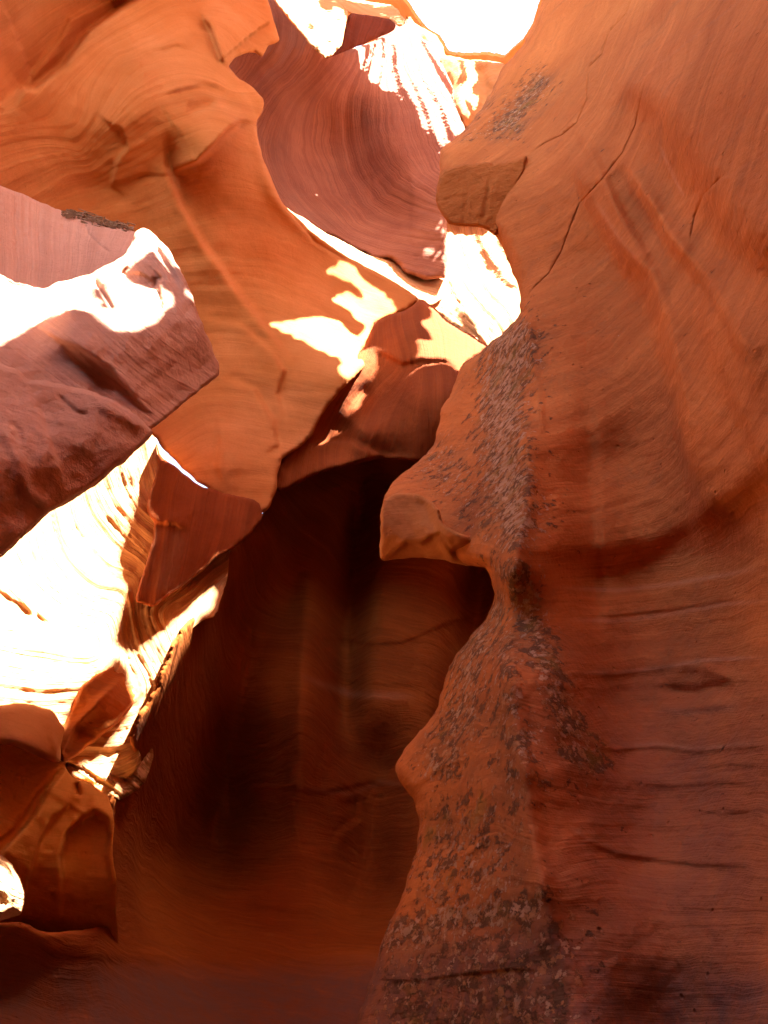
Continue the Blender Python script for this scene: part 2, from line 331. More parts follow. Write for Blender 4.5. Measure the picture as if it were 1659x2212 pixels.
wall = Body('rock_wall', FIN, wall_hc, 'wall', 'smooth orange red canyon wall filling the right side, with a lichen spotted fin edge', 'rock wall', sp=5.0, flow=wall_flow, ripple=.006,
 feats=[('ridge', RIDGE, .10, 26),
  ('lip', [(1092,560),(1110,520),(1118,470),(1105,430),(1112,380),(1138,340)], .02, 10, 60),
  ('ridge', [(1286,430),(1340,520),(1400,590),(1436,700),(1462,820),(1480,930),(1500,1060)], .07, 20),
  ('ridge', [(1330,330),(1380,400),(1440,500),(1520,600)], .06, 16),
  ('ridge', [(1240,250),(1290,360),(1330,450),(1370,520)], .04, 12),
  ('ridge', [(1300,380),(1340,470),(1400,560)], .035, 10),
  ('lip', [(1310,90),(1360,190),(1420,240),(1500,380),(1560,470),(1640,560),(1760,640)], .48, 40, 230),
  ('lip', [(1284,400),(1340,520),(1400,600),(1436,700),(1462,820),(1480,930),(1500,1060),(1510,1200)], .26, 20, 110),
  ('lip', [(1330,300),(1390,420),(1450,520),(1540,640),(1600,760),(1640,900)], .20, 18, 70),
  ('lip', [(1225,330),(1270,430),(1320,520),(1380,640)], .14, 16, 70),
  ('lip', [(1500,620),(1560,780),(1620,930),(1690,1060)], .16, 16, 70),
  ('lip', [(1280,830),(1290,1000),(1300,1200),(1310,1400)], .10, 20, 90),
  ('ridge', [(1430,-40),(1480,80),(1400,160)], .05, 30),
  ('ridge', [(1140,640),(1150,760),(1165,860),(1170,960)], .035, 9),
  ('ridge', [(1500,660),(1560,800),(1620,950),(1700,1080)], .035, 12),
  ('lip', [(1060,1170),(1180,1190),(1300,1205),(1420,1180),(1540,1110),(1659,1020),(1760,930)], .16, 34, 170),
  ('lip', [(1200,1268),(1330,1276),(1450,1262),(1659,1215)], -.015, 6, 60),
  ('lip', [(1215,1330),(1330,1331),(1450,1318),(1560,1300),(1659,1290)], .012, 3, 60),
  ('lip', [(1225,1458),(1330,1460),(1430,1446),(1520,1430),(1659,1425)], .015, 4, 70),
  ('ridge', [(1418,1500),(1450,1493),(1500,1496),(1540,1486),(1592,1490)], -.05, 12),
  ('ridge', [(1415,1520),(1460,1532),(1530,1524),(1600,1518)], .03, 10),
  ('ridge', [(1440,1470),(1480,1440),(1530,1445),(1600,1470)], .03, 12),
  ('lip', [(1190,1590),(1260,1605),(1330,1622),(1420,1615),(1500,1625),(1659,1610)], .02, 4, 60),
  ('lip', [(1230,1790),(1270,1820),(1330,1845),(1400,1855),(1500,1868),(1659,1872)], .03, 5, 60),
  ('lip', [(1350,1690),(1450,1700),(1560,1690),(1659,1700)], .012, 4, 40),
  ('lip', [(1500,1660),(1580,1650),(1659,1660)], .015, 4, 30),
  ('lip', [(1480,1745),(1560,1760),(1659,1750)], .015, 4, 30),
  ('lip', [(750,2115),(900,2118),(1000,2105),(1100,2094),(1200,2100)], .02, 3, 40),
  ('ridge', [(868,1698),(900,1690),(960,1650),(1010,1640)], .03, 8),
  ('ridge', [(985,1860),(1030,1830),(1075,1795)], .02, 6),
  ('ridge', [(940,1900),(985,1850),(1060,1760)], .03, 24),
  ('ridge', [(1000,1300),(1040,1420),(1020,1560),(960,1680)], .03, 20),
 ],
 cracks=[(crk1, .009, 1.1), (crk2, .009, 1.1), ([(1560,380),(1520,420),(1500,470),(1490,520)], .012, 1.6)],
 edge=(30, .22), thick=1.2, noise=(.05, 210), jit=5, seed=3,
 stain=[(0,[(1190,1268),(1330,1276),(1450,1262),(1659,1225)],5,.5),(0,[(1215,1338),(1330,1341),(1450,1326),(1560,1306),(1659,1296)],5,.55),(0,[(1225,1454),(1330,1454),(1430,1442),(1520,1426),(1659,1420)],4,.8),
  (0,[(1330,1612),(1420,1606),(1500,1618),(1659,1602)],5,.5),(0,[(1230,1784),(1270,1812),(1330,1838),(1400,1850)],3,.7),
  (0,[(1420,1532),(1480,1540),(1600,1526)],7,.5),(0,[(1284,430),(1340,520),(1400,590)],5,.3),(0,[(1424,310),(1440,350),(1480,430)],3,.5),  # the streak down the upper fold paints reflected light into the colour
  (1,[(700,2040),(900,2040),(1100,2010),(1200,1950),(1300,2040),(1700,2090),(2400,2050),(2400,2400),(600,2400),(700,2040)],120,.9),
  (1,[(1180,1500),(1350,1440),(1700,1560),(1760,2200),(1200,2200),(1160,1900),(1180,1500)],320,.5),  # darker purple-brown over the lower wall
  (2,[(1200,1900),(1300,2000),(1430,2110),(1659,2150)],60,.5)],
 lich=[([(1105,740),(1085,850),(1085,960),(1095,1060),(1120,1130)],75,.95),([(940,1000),(1010,1060),(1060,1120),(1110,1180)],75,.6),([(1110,1230),(1130,1300),(1175,1420),(1220,1560),(1270,1640)],55,.8),
  ([(1060,1330),(1010,1450),(990,1570),(950,1650)],65,.75),([(1100,1300),(1100,1500),(1130,1700)],90,.6),([(880,1740),(960,1700),(1100,1650),(1150,1900),(1300,2010),(1260,2290),(740,2290),(850,1990),(880,1740)],160,.62),
  ([(850,2020),(950,1990),(1150,1960)],60,.85),([(1130,300),(1150,230),(1200,180),(1160,140),(1060,260),(1000,300),(1130,300)],70,.85),([(1040,200),(1000,270)],40,.6)])
beak = Body('overhanging_block', [(940,432),(946,395),(953,368),(985,356),(1020,352),(1070,352),(1110,345),(1140,334),(1135,365),(1120,395),(1105,440),(1090,470),(1072,512),(1048,491),(1010,489),(985,486),(965,480),(950,455)],
 [(945,400,3.78),(1140,340,3.66),(1072,505,3.88),(1000,485,3.86),(1000,360,3.70),(1060,420,3.72)], 'block', 'squared orange block under the overhang', parent=wall, sp=4.5, edge=(5,.05), thick=.35, noise=(.012, 30), jit=4, seed=8,
 feats=[('ridge',[(1005,360),(1010,420),(1000,488)],-.01,5),('ridge',[(1060,370),(1050,440),(1040,488)],-.012,4)])
jut = Body('jutting_ledge', [(820,1200),(823,1150),(822,1110),(827,1082),(850,1066),(880,1064),(905,1068),(930,1080),(950,1100),(958,1130),(985,1150),(1018,1160),(1040,1185),(1056,1228),(1045,1224),(1000,1221),(952,1208),(900,1204),(845,1209),(826,1211)],
 [(822,1140,4.02),(1050,1220,3.9),(900,1070,3.9),(900,1200,4.12),(985,1160,3.75),(960,1100,3.72)], 'arch', 'jutting orange block with a chipped underside', parent=wall, sp=4.5, edge=(5,.05), thick=.3, noise=(.015, 40), jit=3, seed=9,
 feats=[('lip',[(826,1208),(850,1195),(880,1172),(910,1176),(930,1160),(950,1150),(975,1185),(1015,1175),(1050,1165)],.08,4,60),('ridge',[(905,1070),(935,1130),(950,1160)],-.03,14),('ridge',[(940,1150),(960,1180),(985,1215)],.05,8)])
# --- centre: swirl rock hanging in the opening ---------------------------------
swirl_flow = [(0.0,[(690,150),(600,240),(580,330),(620,430),(700,505),(800,545),(900,560),(960,575)]),
 (.5,[(730,140),(650,230),(635,330),(680,430),(760,510),(860,540),(950,550)]),
 (1.0,[(760,130),(700,210),(690,320),(730,430),(800,500),(900,520),(950,525)]),
 (1.6,[(790,115),(750,200),(745,300),(775,400),(830,460),(900,480),(940,490)]),
 (2.3,[(825,100),(810,180),(800,260),(815,340),(860,400),(910,430),(940,440)]),
 (3.0,[(850,90),(850,160),(880,240),(890,320),(920,370),(945,395)]),
 (3.7,[(875,60),(890,140),(930,210),(960,280),(965,310)]),(4.2,[(905,75),(930,130),(970,200),(1000,268)])]
swirl = Body('hanging_rock', [(470,-60),(600,-60),(660,-20),(700,60),(738,112),(790,96),(845,66),(852,40),(870,36),(905,72),(930,98),(948,128),(962,150),(975,180),(985,212),(1000,262),(1006,290),(990,330),(965,350),(965,500),(965,600),(948,603),(912,606),(872,588),(842,556),(810,560),(775,545),(735,520),(690,498),(655,482),(630,466),(600,440),(575,400),(540,350),(500,300),(470,200),(450,100)],
 [(480,-60,7.6),(600,0,7.7),(690,110,7.9),(480,150,7.3),(560,150,7.800),(560,300,7.800),(640,460,7.850),(720,510,7.900),(850,560,7.900),(700,300,9.000),(760,420,8.800),(850,420,8.400),(850,250,8.600),(680,400,8.700),(640,300,8.600),(780,130,8.800),(870,60,9.400),(950,130,9.300),(1000,280,8.700),(960,400,7.900),(950,590,7.900),(620,200,8.100)],
 'swirl', 'purplish swirled rock hanging in the middle of the opening, its top streaked by sun', 'hanging rock', sp=4.5, flow=swirl_flow, ripple=.022, edge=(14,.16), thick=1.3, noise=(.06,150), jit=4, seed=21,
 stain=[(1,[(600,260),(590,380),(660,470),(740,510)],30,.35),(1,[(760,200),(800,280)],22,.5)],
 feats=[('ridge',[(770,400),(800,380),(805,430)],-.04,5),('lip',[(880,360),(890,430),(885,520)],.05,4,60),('ridge',[(800,260),(830,300),(860,340),(900,460)],.12,40)])
# --- top: sunlit slab, shaded block, rims --------------------------------------
slab = Body('rock_slab', [(560,-70),(590,0),(615,32),(640,62),(665,92),(700,125),(712,122),(736,100),(745,70),(752,30),(735,5),(700,-30),(690,-80)],
 [(560,-70,6.8),(600,20,6.3),(700,120,6.0),(750,30,6.5),(700,-40,7.0)], 'pale', 'sunlit white slab with dark pock marks above the swirled rock', 'rock slab', sp=4.5, edge=(5,.05), thick=.6, noise=(.05,40), jit=4, seed=31)
redb = Body('rock_block', [(752,28),(790,32),(842,40),(856,52),(850,68),(800,90),(742,112),(700,128),(732,100),(742,70)],
 [(752,28,6.6),(850,50,6.9),(700,125,6.55),(800,90,6.75)], 'dark', 'dark red shaded block wedged between the white slab and streaked rock', 'rock block', sp=4.5, edge=(3,.03), thick=.4, noise=(.03,30), jit=3, seed=33, flow=[(0,[(740,30),(720,110)]),(.6,[(790,35),(770,100)]),(1.2,[(850,50),(830,80)])], ripple=.015)
rim1 = Body('sunlit_rock', [(670,-70),(712,2),(740,18),(760,32),(800,38),(845,42),(862,60),(880,50),(866,30),(862,20),(845,10),(800,5),(760,-10),(735,-70)],
 [(700,0,7.2),(760,25,7.0),(860,40,7.4),(800,5,8.2),(740,-60,8.0)], 'pale', 'thin bright sunlit rim of rock along the sky above the red block', 'rock rim', sp=4.5, edge=(5,.06), thick=.5, noise=(.04,30), jit=3, seed=35)
rim2 = Body('far_rock', [(880,30),(905,55),(940,75),(958,95),(960,122),(985,122),(1010,130),(1040,132),(1080,136),(1110,150),(1110,420),(990,450),(900,420),(860,300),(850,100)],
 [(890,60,9.5),(960,150,9.6),(1080,140,9.4),(1000,300,9.0),(1040,250,8.8),(1080,400,9.0),(880,300,9.3)], 'tan', 'tan and orange rock far up beyond the opening, touching the sky', 'far rock', sp=5, edge=(8,.15), thick=1.0, noise=(.15,45), jit=7, seed=37, feats=[('ridge',[(1000,130),(990,200),(1010,280)],.2,20),('ridge',[(1040,140),(1050,200),(1040,260)],-.12,12)])
# --- behind: sunlit bank seen under the hanging rock ---------------------------
bank_flow = [(0,[(560,440),(700,540),(850,620),(1000,720)]),(1.0,[(640,440),(800,540),(900,600),(1050,720)]),(2.0,[(930,480),(960,560),(1010,640),(1080,720)]),(3.0,[(1010,480),(1025,550),(1070,600),(1125,640)]),(4.0,[(1045,480),(1060,530),(1090,570),(1130,600)])]
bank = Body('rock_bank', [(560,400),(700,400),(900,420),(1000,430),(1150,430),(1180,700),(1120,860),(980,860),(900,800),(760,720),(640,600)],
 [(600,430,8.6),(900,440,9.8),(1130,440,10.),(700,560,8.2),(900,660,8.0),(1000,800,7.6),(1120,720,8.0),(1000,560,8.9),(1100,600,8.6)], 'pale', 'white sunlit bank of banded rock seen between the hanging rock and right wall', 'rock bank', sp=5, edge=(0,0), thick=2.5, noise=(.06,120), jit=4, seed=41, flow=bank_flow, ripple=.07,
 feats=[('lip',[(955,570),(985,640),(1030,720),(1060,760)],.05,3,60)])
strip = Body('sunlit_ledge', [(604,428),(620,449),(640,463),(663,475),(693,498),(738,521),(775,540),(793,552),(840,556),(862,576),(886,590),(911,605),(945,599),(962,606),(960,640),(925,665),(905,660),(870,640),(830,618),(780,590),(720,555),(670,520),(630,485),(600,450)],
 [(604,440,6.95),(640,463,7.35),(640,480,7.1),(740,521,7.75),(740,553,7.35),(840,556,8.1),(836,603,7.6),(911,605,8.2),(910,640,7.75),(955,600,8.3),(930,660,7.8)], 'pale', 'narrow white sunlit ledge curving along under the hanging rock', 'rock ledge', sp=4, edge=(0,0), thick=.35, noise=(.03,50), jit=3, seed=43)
# --- left: great arch wall ------------------------------------------------------
arch_flow = [(0,[(0,200),(150,80),(300,0)]),(.8,[(100,260),(240,110),(400,50),(480,70)]),(1.6,[(170,330),(300,190),(420,160),(500,200)]),(2.4,[(60,380),(200,330),(330,240),(450,210),(540,240)]),
 (3.4,[(150,430),(300,400),(380,330),(480,330)]),(4.4,[(330,560),(480,540),(620,560),(780,660)]),(5.6,[(330,760),(500,760),(640,780),(740,800)]),(6.6,[(340,960),(470,900),(620,930)]),(7.4,[(400,1060),(520,1060),(600,1060)])]
arch = Body('rock_wall', [(-300,-160),(200,-160),(560,-160),(572,-20),(588,30),(598,62),(604,88),(592,96),(580,97),(574,108),(565,126),(553,116),(536,114),(520,120),(504,128),(492,143),(506,158),(520,173),(540,184),(555,198),(569,214),(571,230),(563,248),(552,264),(556,300),(572,352),(606,432),(632,462),(680,505),(740,548),(800,582),(850,606),(882,628),(905,645),(888,664),(858,680),(832,690),(808,700),(802,722),(803,752),(790,790),(760,820),(730,850),(700,886),(670,950),(612,988),(600,1020),(598,1062),(580,1100),(556,1113),(524,1096),(498,1084),(470,1068),(430,1044),(400,1016),(372,990),(348,966),(334,940),(250,930),(-300,930)],
 [(-300,-160,4.6),(200,-160,5.0),(560,-100,5.8),(-300,400,4.8),(0,200,5.3),(0,500,5.6),(200,60,5.5),(300,250,5.35),(200,400,5.9),(450,100,5.55),(420,300,5.45),(380,330,5.7),(560,220,5.8),(480,560,6.3),(590,440,6.2),(480,700,6.5),(700,560,7.0),(780,600,7.25),(880,650,7.4),(800,720,7.1),(620,700,6.5),(700,700,6.75),(740,800,6.3),(660,920,6.35),(520,860,6.3),(420,900,6.3),(400,1000,6.15),(590,1030,6.1),(540,1100,6.05),(300,900,6.4),(-300,1000,6.0)],
 'arch', 'great glowing orange arched wall on the left, stepped like scales', 'rock wall', sp=5.5, flow=arch_flow, ripple=.012, edge=(8,.07), thick=2.6, noise=(.08,240), jit=3, seed=51,
 feats=[('lip',[(150,40),(250,-10),(330,-30)][::-1]+[(130,80),(70,160),(30,230),(0,245)],.12,5,140),
  ('lip',[(0,232),(50,190),(75,190),(140,140),(190,70),(260,20),(340,-20)],-.7,5,150),
  ('lip',[(430,22),(455,60),(480,130),(500,140)],0.14,4,110),
  ('lip',[(553,263),(520,262),(490,285),(467,310),(427,350),(373,370)][::-1],.32,4,50),
  ('lip',[(350,270),(356,300),(360,360),(390,440),(440,530),(475,575),(530,650),(600,740),(640,800)][::-1],.20,6,90),
  ('lip',[(205,240),(240,270),(262,280),(275,318),(250,350),(240,400),(270,425)],.05,4,80),
  ('ridge',[(400,240),(430,232),(470,225)],-.06,12),('lip',[(355,205),(400,190),(440,180),(490,195)],.05,5,60),('lip',[(330,110),(380,97),(420,105)],.04,4,60),
  ('lip',[(340,910),(420,860),(440,690),(520,700),(590,760),(615,800),(600,850),(620,920)][2:],-.09,5,130),
  ('lip',[(470,815),(550,840),(590,910),(600,960),(560,990)],-.08,5,90),
  ('lip',[(560,690),(640,730),(740,800)],-.03,12,80),
  ('lip',[(350,980),(420,1040),(480,1080),(560,1100)],-.12,6,90),
  ('lip',[(470,900),(475,960),(468,1010),(490,1060)],.07,7,70),
  ('ridge',[(560,330),(590,420),(660,500),(760,570)],.08,18)],
 cracks=[([(560,300),(570,350),(610,440),(680,520),(760,570)],.05,4)])
# --- middle: dark rock over the cave mouth --------------------------------------
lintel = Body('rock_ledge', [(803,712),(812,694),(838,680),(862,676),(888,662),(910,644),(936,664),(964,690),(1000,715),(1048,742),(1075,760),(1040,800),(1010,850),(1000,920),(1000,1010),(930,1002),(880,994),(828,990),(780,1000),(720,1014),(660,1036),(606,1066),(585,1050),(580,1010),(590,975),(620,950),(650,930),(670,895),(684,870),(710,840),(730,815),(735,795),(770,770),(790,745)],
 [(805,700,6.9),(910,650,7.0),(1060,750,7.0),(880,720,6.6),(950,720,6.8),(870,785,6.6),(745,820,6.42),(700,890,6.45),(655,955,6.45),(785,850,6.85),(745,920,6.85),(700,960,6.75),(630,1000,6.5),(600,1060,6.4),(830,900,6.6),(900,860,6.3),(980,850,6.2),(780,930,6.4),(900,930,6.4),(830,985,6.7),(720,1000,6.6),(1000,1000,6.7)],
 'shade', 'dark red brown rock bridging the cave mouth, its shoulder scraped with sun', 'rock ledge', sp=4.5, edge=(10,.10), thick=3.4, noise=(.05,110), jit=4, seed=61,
 flow=[(0,[(660,960),(690,880),(750,810)]),(1,[(690,960),(730,880),(780,800)]),(2,[(760,960),(800,880),(870,790)]),(3,[(905,1000),(920,800),(900,660)]),(4,[(1000,1000),(1000,850),(1000,720)])], ripple=.012,
 feats=[('lip',[(602,1000),(640,968),(700,955),(760,955),(830,985),(920,992)],-.10,6,70),('lip',[(806,752),(840,770),(868,785),(910,778),(960,778),(1000,800)],.10,5,60),('ridge',[(612,1040),(608,1010),(640,975)],.05,7)])
# --- cave back wall --------------------------------------------------------------
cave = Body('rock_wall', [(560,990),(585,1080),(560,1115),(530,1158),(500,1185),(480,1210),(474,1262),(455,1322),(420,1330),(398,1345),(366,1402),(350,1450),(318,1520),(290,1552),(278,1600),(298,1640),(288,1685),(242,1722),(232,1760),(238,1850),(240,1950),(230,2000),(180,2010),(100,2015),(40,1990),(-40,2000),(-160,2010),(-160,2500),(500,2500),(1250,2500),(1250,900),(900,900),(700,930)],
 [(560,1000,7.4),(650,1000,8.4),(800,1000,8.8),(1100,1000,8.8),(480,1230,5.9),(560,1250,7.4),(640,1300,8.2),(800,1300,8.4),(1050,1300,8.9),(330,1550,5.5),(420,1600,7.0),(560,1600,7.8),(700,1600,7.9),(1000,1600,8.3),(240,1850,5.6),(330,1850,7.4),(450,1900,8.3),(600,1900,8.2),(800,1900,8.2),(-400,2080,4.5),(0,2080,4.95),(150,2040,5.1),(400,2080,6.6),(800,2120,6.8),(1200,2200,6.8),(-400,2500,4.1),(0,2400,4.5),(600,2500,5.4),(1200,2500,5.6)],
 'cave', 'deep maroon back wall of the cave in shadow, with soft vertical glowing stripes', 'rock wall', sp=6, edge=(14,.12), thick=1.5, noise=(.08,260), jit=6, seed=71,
 feats=[
  ('ridge', [(790,980),(765,1150),(752,1300),(745,1450),(742,1600),(738,1720)], -.6, 42),('ridge', [(830,1500),(810,1650),(800,1800),(790,1950),(780,2080)], -.6, 75),('ridge', [(1040,1150),(1030,1300),(1020,1500),(980,1700)], -.9, 55),
  ('ridge', [(560,1120),(530,1300),(500,1450),(480,1600),(460,1800),(430,1980)], -1.0, 85),('ridge', [(690,1060),(680,1200),(660,1400),(650,1600),(640,1800),(640,1960)], .15, 30),
  ('lip',[(620,1380),(660,1378),(740,1380),(800,1392),(870,1388),(960,1350),(1060,1320)],.05,4,50),('lip',[(630,1430),(680,1450),(740,1470),(830,1478),(960,1480)],.03,5,50),
  ('lip',[(600,1705),(700,1712),(800,1690),(880,1700)],.04,5,50),('lip',[(720,1740),(770,1730),(775,1770),(730,1800),(712,1850)],.06,6,70),('lip',[(240,1950),(400,1935),(560,1960),(800,1965)],.08,20,100),
  ('lip',[(0,2060),(60,2040),(120,2060),(300,2075),(550,2090),(900,2080)],.06,10,90)],
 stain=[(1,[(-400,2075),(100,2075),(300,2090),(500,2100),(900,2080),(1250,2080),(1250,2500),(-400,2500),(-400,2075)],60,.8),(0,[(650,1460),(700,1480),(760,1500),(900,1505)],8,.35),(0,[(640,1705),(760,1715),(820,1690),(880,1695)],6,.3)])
# --- left: sunlit bowl and its neighbours ---------------------------------------
bowl_flow = [(0,[(-40,1150),(30,1250),(120,1350),(200,1400)]),(.7,[(40,1130),(70,1230),(150,1300),(240,1330)]),(1.4,[(90,1100),(115,1200),(180,1270),(270,1310)]),(2.1,[(150,1060),(170,1140),(230,1210),(300,1260)]),(2.8,[(220,1000),(240,1080),(290,1140),(330,1180)]),(3.4,[(300,950),(310,1020),(340,1080)]),
 (1.0,[(-60,1480),(100,1500),(300,1480)]),(3.2,[(330,1320),(400,1240),(470,1190)]),(4.,[(400,1400),(440,1330),(480,1260)])]
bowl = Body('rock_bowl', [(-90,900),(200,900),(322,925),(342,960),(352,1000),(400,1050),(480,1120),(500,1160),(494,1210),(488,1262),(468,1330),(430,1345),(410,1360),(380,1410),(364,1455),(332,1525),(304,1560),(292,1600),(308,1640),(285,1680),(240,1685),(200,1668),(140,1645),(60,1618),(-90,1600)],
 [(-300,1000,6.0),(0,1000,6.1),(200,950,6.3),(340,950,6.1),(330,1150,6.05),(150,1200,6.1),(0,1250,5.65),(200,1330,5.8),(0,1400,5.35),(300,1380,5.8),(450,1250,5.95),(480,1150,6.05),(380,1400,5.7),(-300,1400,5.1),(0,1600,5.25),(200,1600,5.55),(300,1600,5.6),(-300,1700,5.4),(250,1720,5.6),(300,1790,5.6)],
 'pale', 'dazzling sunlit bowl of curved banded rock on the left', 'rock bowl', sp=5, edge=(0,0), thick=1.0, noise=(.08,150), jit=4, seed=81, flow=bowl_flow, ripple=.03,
 feats=[('lip',[(-60,1240),(20,1290),(70,1322),(120,1352),(140,1350)],.05,4,120)],
 stain=[(2,[(-60,1250),(20,1290),(90,1332)],5,.8)]+[(2,[(x+dx+vn(k*3.3+q,0)*8,y+q*0) for q,(x,y) in enumerate(p)],2.6,a) for k,(p,dx,a) in enumerate([([(50,1120),(75,1200),(110,1260),(150,1300)],0,.9),([(80,1105),(100,1190),(150,1260),(220,1310)],0,.9),([(112,1085),(130,1160),(180,1235),(260,1290)],0,1.),([(116,1080),(136,1150),(190,1230),(270,1285)],6,.8),([(150,1060),(170,1130),(230,1200),(305,1250)],0,.8),([(180,1040),(205,1110),(260,1170),(320,1210)],0,.7),([(120,1200),(170,1262),(235,1300),(290,1312)],0,1.),([(190,1180),(225,1225),(280,1265)],0,1.),([(60,1180),(90,1240),(125,1285)],0,.8)])])
tongue = Body('hanging_rock', [(336,952),(346,985),(380,1008),(430,1050),(470,1060),(500,1070),(560,1080),(570,1120),(535,1160),(500,1190),(470,1200),(440,1232),(400,1262),(360,1290),(330,1313),(310,1305),(292,1300),(300,1262),(316,1215),(330,1168),(335,1128),(322,1112),(318,1090),(324,1060),(338,1020),(342,985)],
 [(340,960,5.95),(500,1090,5.85),(330,1310,5.55),(400,1100,5.75),(420,1200,5.65),(320,1100,5.85),(550,1120,5.95)], 'shade', 'brown and orange tongue of rock hanging over the sunlit bowl', 'hanging rock', sp=4.5, edge=(5,.03), thick=.5, noise=(.03,60), jit=3, seed=83,
 flow=[(0,[(330,1130),(300,1290)]),(.6,[(380,1100),(350,1290)]),(1.2,[(430,1120),(400,1250)]),(1.8,[(500,1110),(470,1200)])], ripple=.02, stain=[(2,[(385,1130),(365,1220),(345,1290)],26,.9),(2,[(345,1130),(330,1200),(310,1290)],14,.6)],
 feats=[('lip',[(320,1110),(345,1130),(380,1132),(400,1150)],.06,4,50)])
wedge = Body('rock_wedge', [(300,1398),(270,1408),(236,1438),(200,1462),(176,1478),(164,1505),(156,1530),(144,1548),(125,1575),(122,1610),(130,1646),(152,1640),(190,1612),(222,1588),(255,1560),(285,1528),(312,1490),(316,1450),(318,1420)],
 [(300,1400,5.9),(150,1560,5.5),(130,1640,5.3),(220,1520,5.4),(300,1490,5.7),(200,1600,5.5)], 'cave', 'dark brown wedge of rock between the sunlit bowl and the lower sunlit ledge', 'rock wedge', sp=4.5, edge=(8,.09), thick=.6, noise=(.04,50), jit=4, seed=85,
 feats=[('ridge',[(300,1430),(230,1500),(160,1570),(130,1640)],.07,10)])
round_ = Body('rounded_rock', [(-60,1532),(-40,1528),(0,1522),(40,1517),(65,1518),(92,1527),(112,1530),(122,1545),(130,1560),(140,1575),(132,1610),(131,1646),(118,1647),(95,1640),(55,1624),(20,1608),(-40,1600),(-60,1602)],
 [(-100,1560,4.75),(0,1530,5.0),(60,1530,5.05),(60,1590,4.8),(130,1640,5.1),(0,1600,4.75),(130,1570,5.2)], 'arch', 'rounded brown rock knob at the left edge below the sunlit bowl', 'rock knob', sp=4.5, edge=(20,.16), thick=.25, noise=(.03,60), jit=2, seed=87,
 feats=[('ridge',[(108,1540),(112,1590),(130,1645)],.05,8)], stain=[(2,[(0,1595),(60,1610),(120,1645)],12,.7)])
ledge = Body('rock_ledge', [(138,1652),(165,1636),(200,1608),(240,1582),(268,1566),(300,1545),(330,1560),(330,1640),(310,1700),(260,1730),(241,1724),(232,1718),(228,1725),(214,1712),(190,1692),(158,1682)],
 [(140,1655,5.6),(280,1560,6.1),(240,1720,5.55),(310,1640,5.9),(220,1650,5.6)], 'pale', 'small sunlit ledge with streaked face above the lower orange hollows', 'rock ledge', sp=4.5, edge=(6,.06), thick=.35, noise=(.06,30), jit=4, seed=89,
 flow=[(0,[(140,1655),(230,1720)]),(.8,[(200,1620),(280,1680)]),(1.6,[(270,1570),(320,1640)])], ripple=.05)
hollow = Body('hollow_wall', [(-300,1590),(-60,1596),(20,1604),(60,1618),(112,1641),(135,1648),(158,1680),(190,1690),(214,1710),(232,1718),(243,1742),(247,1790),(243,1850),(252,1900),(250,1960),(256,2060),(150,2080),(-300,2080)],
 [(-300,1650,4.5),(-300,2050,4.5),(0,1620,5.15),(0,2060,5.75),(200,1680,5.45),(250,1740,5.4),(0,1850,5.1),(100,1800,5.35),(100,1960,5.5),(240,1900,5.4),(245,1980,5.6),(260,2060,5.85)], 'bounce_glow', 'orange wall of scooped hollows and curved ribs at the lower left', 'rock wall', sp=5, edge=(0,0), thick=.8, noise=(.05,120), jit=4, seed=91,
 feats=[('lip',[(130,1655),(80,1715),(30,1790),(-60,1860)],-.10,4,90),('lip',[(145,1660),(110,1700),(75,1760),(40,1800),(-30,1880)],.12,4,70),
  ('lip',[(160,1690),(142,1745),(110,1775),(85,1820),(62,1900),(55,1980)],-.10,4,80),
  ('lip',[(130,1990),(132,1900),(130,1850),(145,1800),(180,1765),(205,1752),(232,1770),(238,1810),(232,1850),(240,1900),(240,1990)],.14,4,70,1)],
 cracks=[([(165,1690),(172,1720)],.05,4)])
edgeb = Body('boulder', [(-120,1850),(-60,1840),(-20,1838),(5,1848),(28,1868),(36,1884),(46,1900),(54,1928),(53,1952),(46,1976),(25,1982),(0,1990),(-60,1995),(-120,1980)],
 [(-60,1915,3.9),(30,1880,4.15),(50,1940,4.2),(0,1985,4.1),(-10,1920,3.95)], 'pale', 'small rounded boulder glaring in sun at the lower left edge', 'boulder', sp=4, edge=(26,.25), thick=.5, noise=(.05,30), jit=2, seed=93)
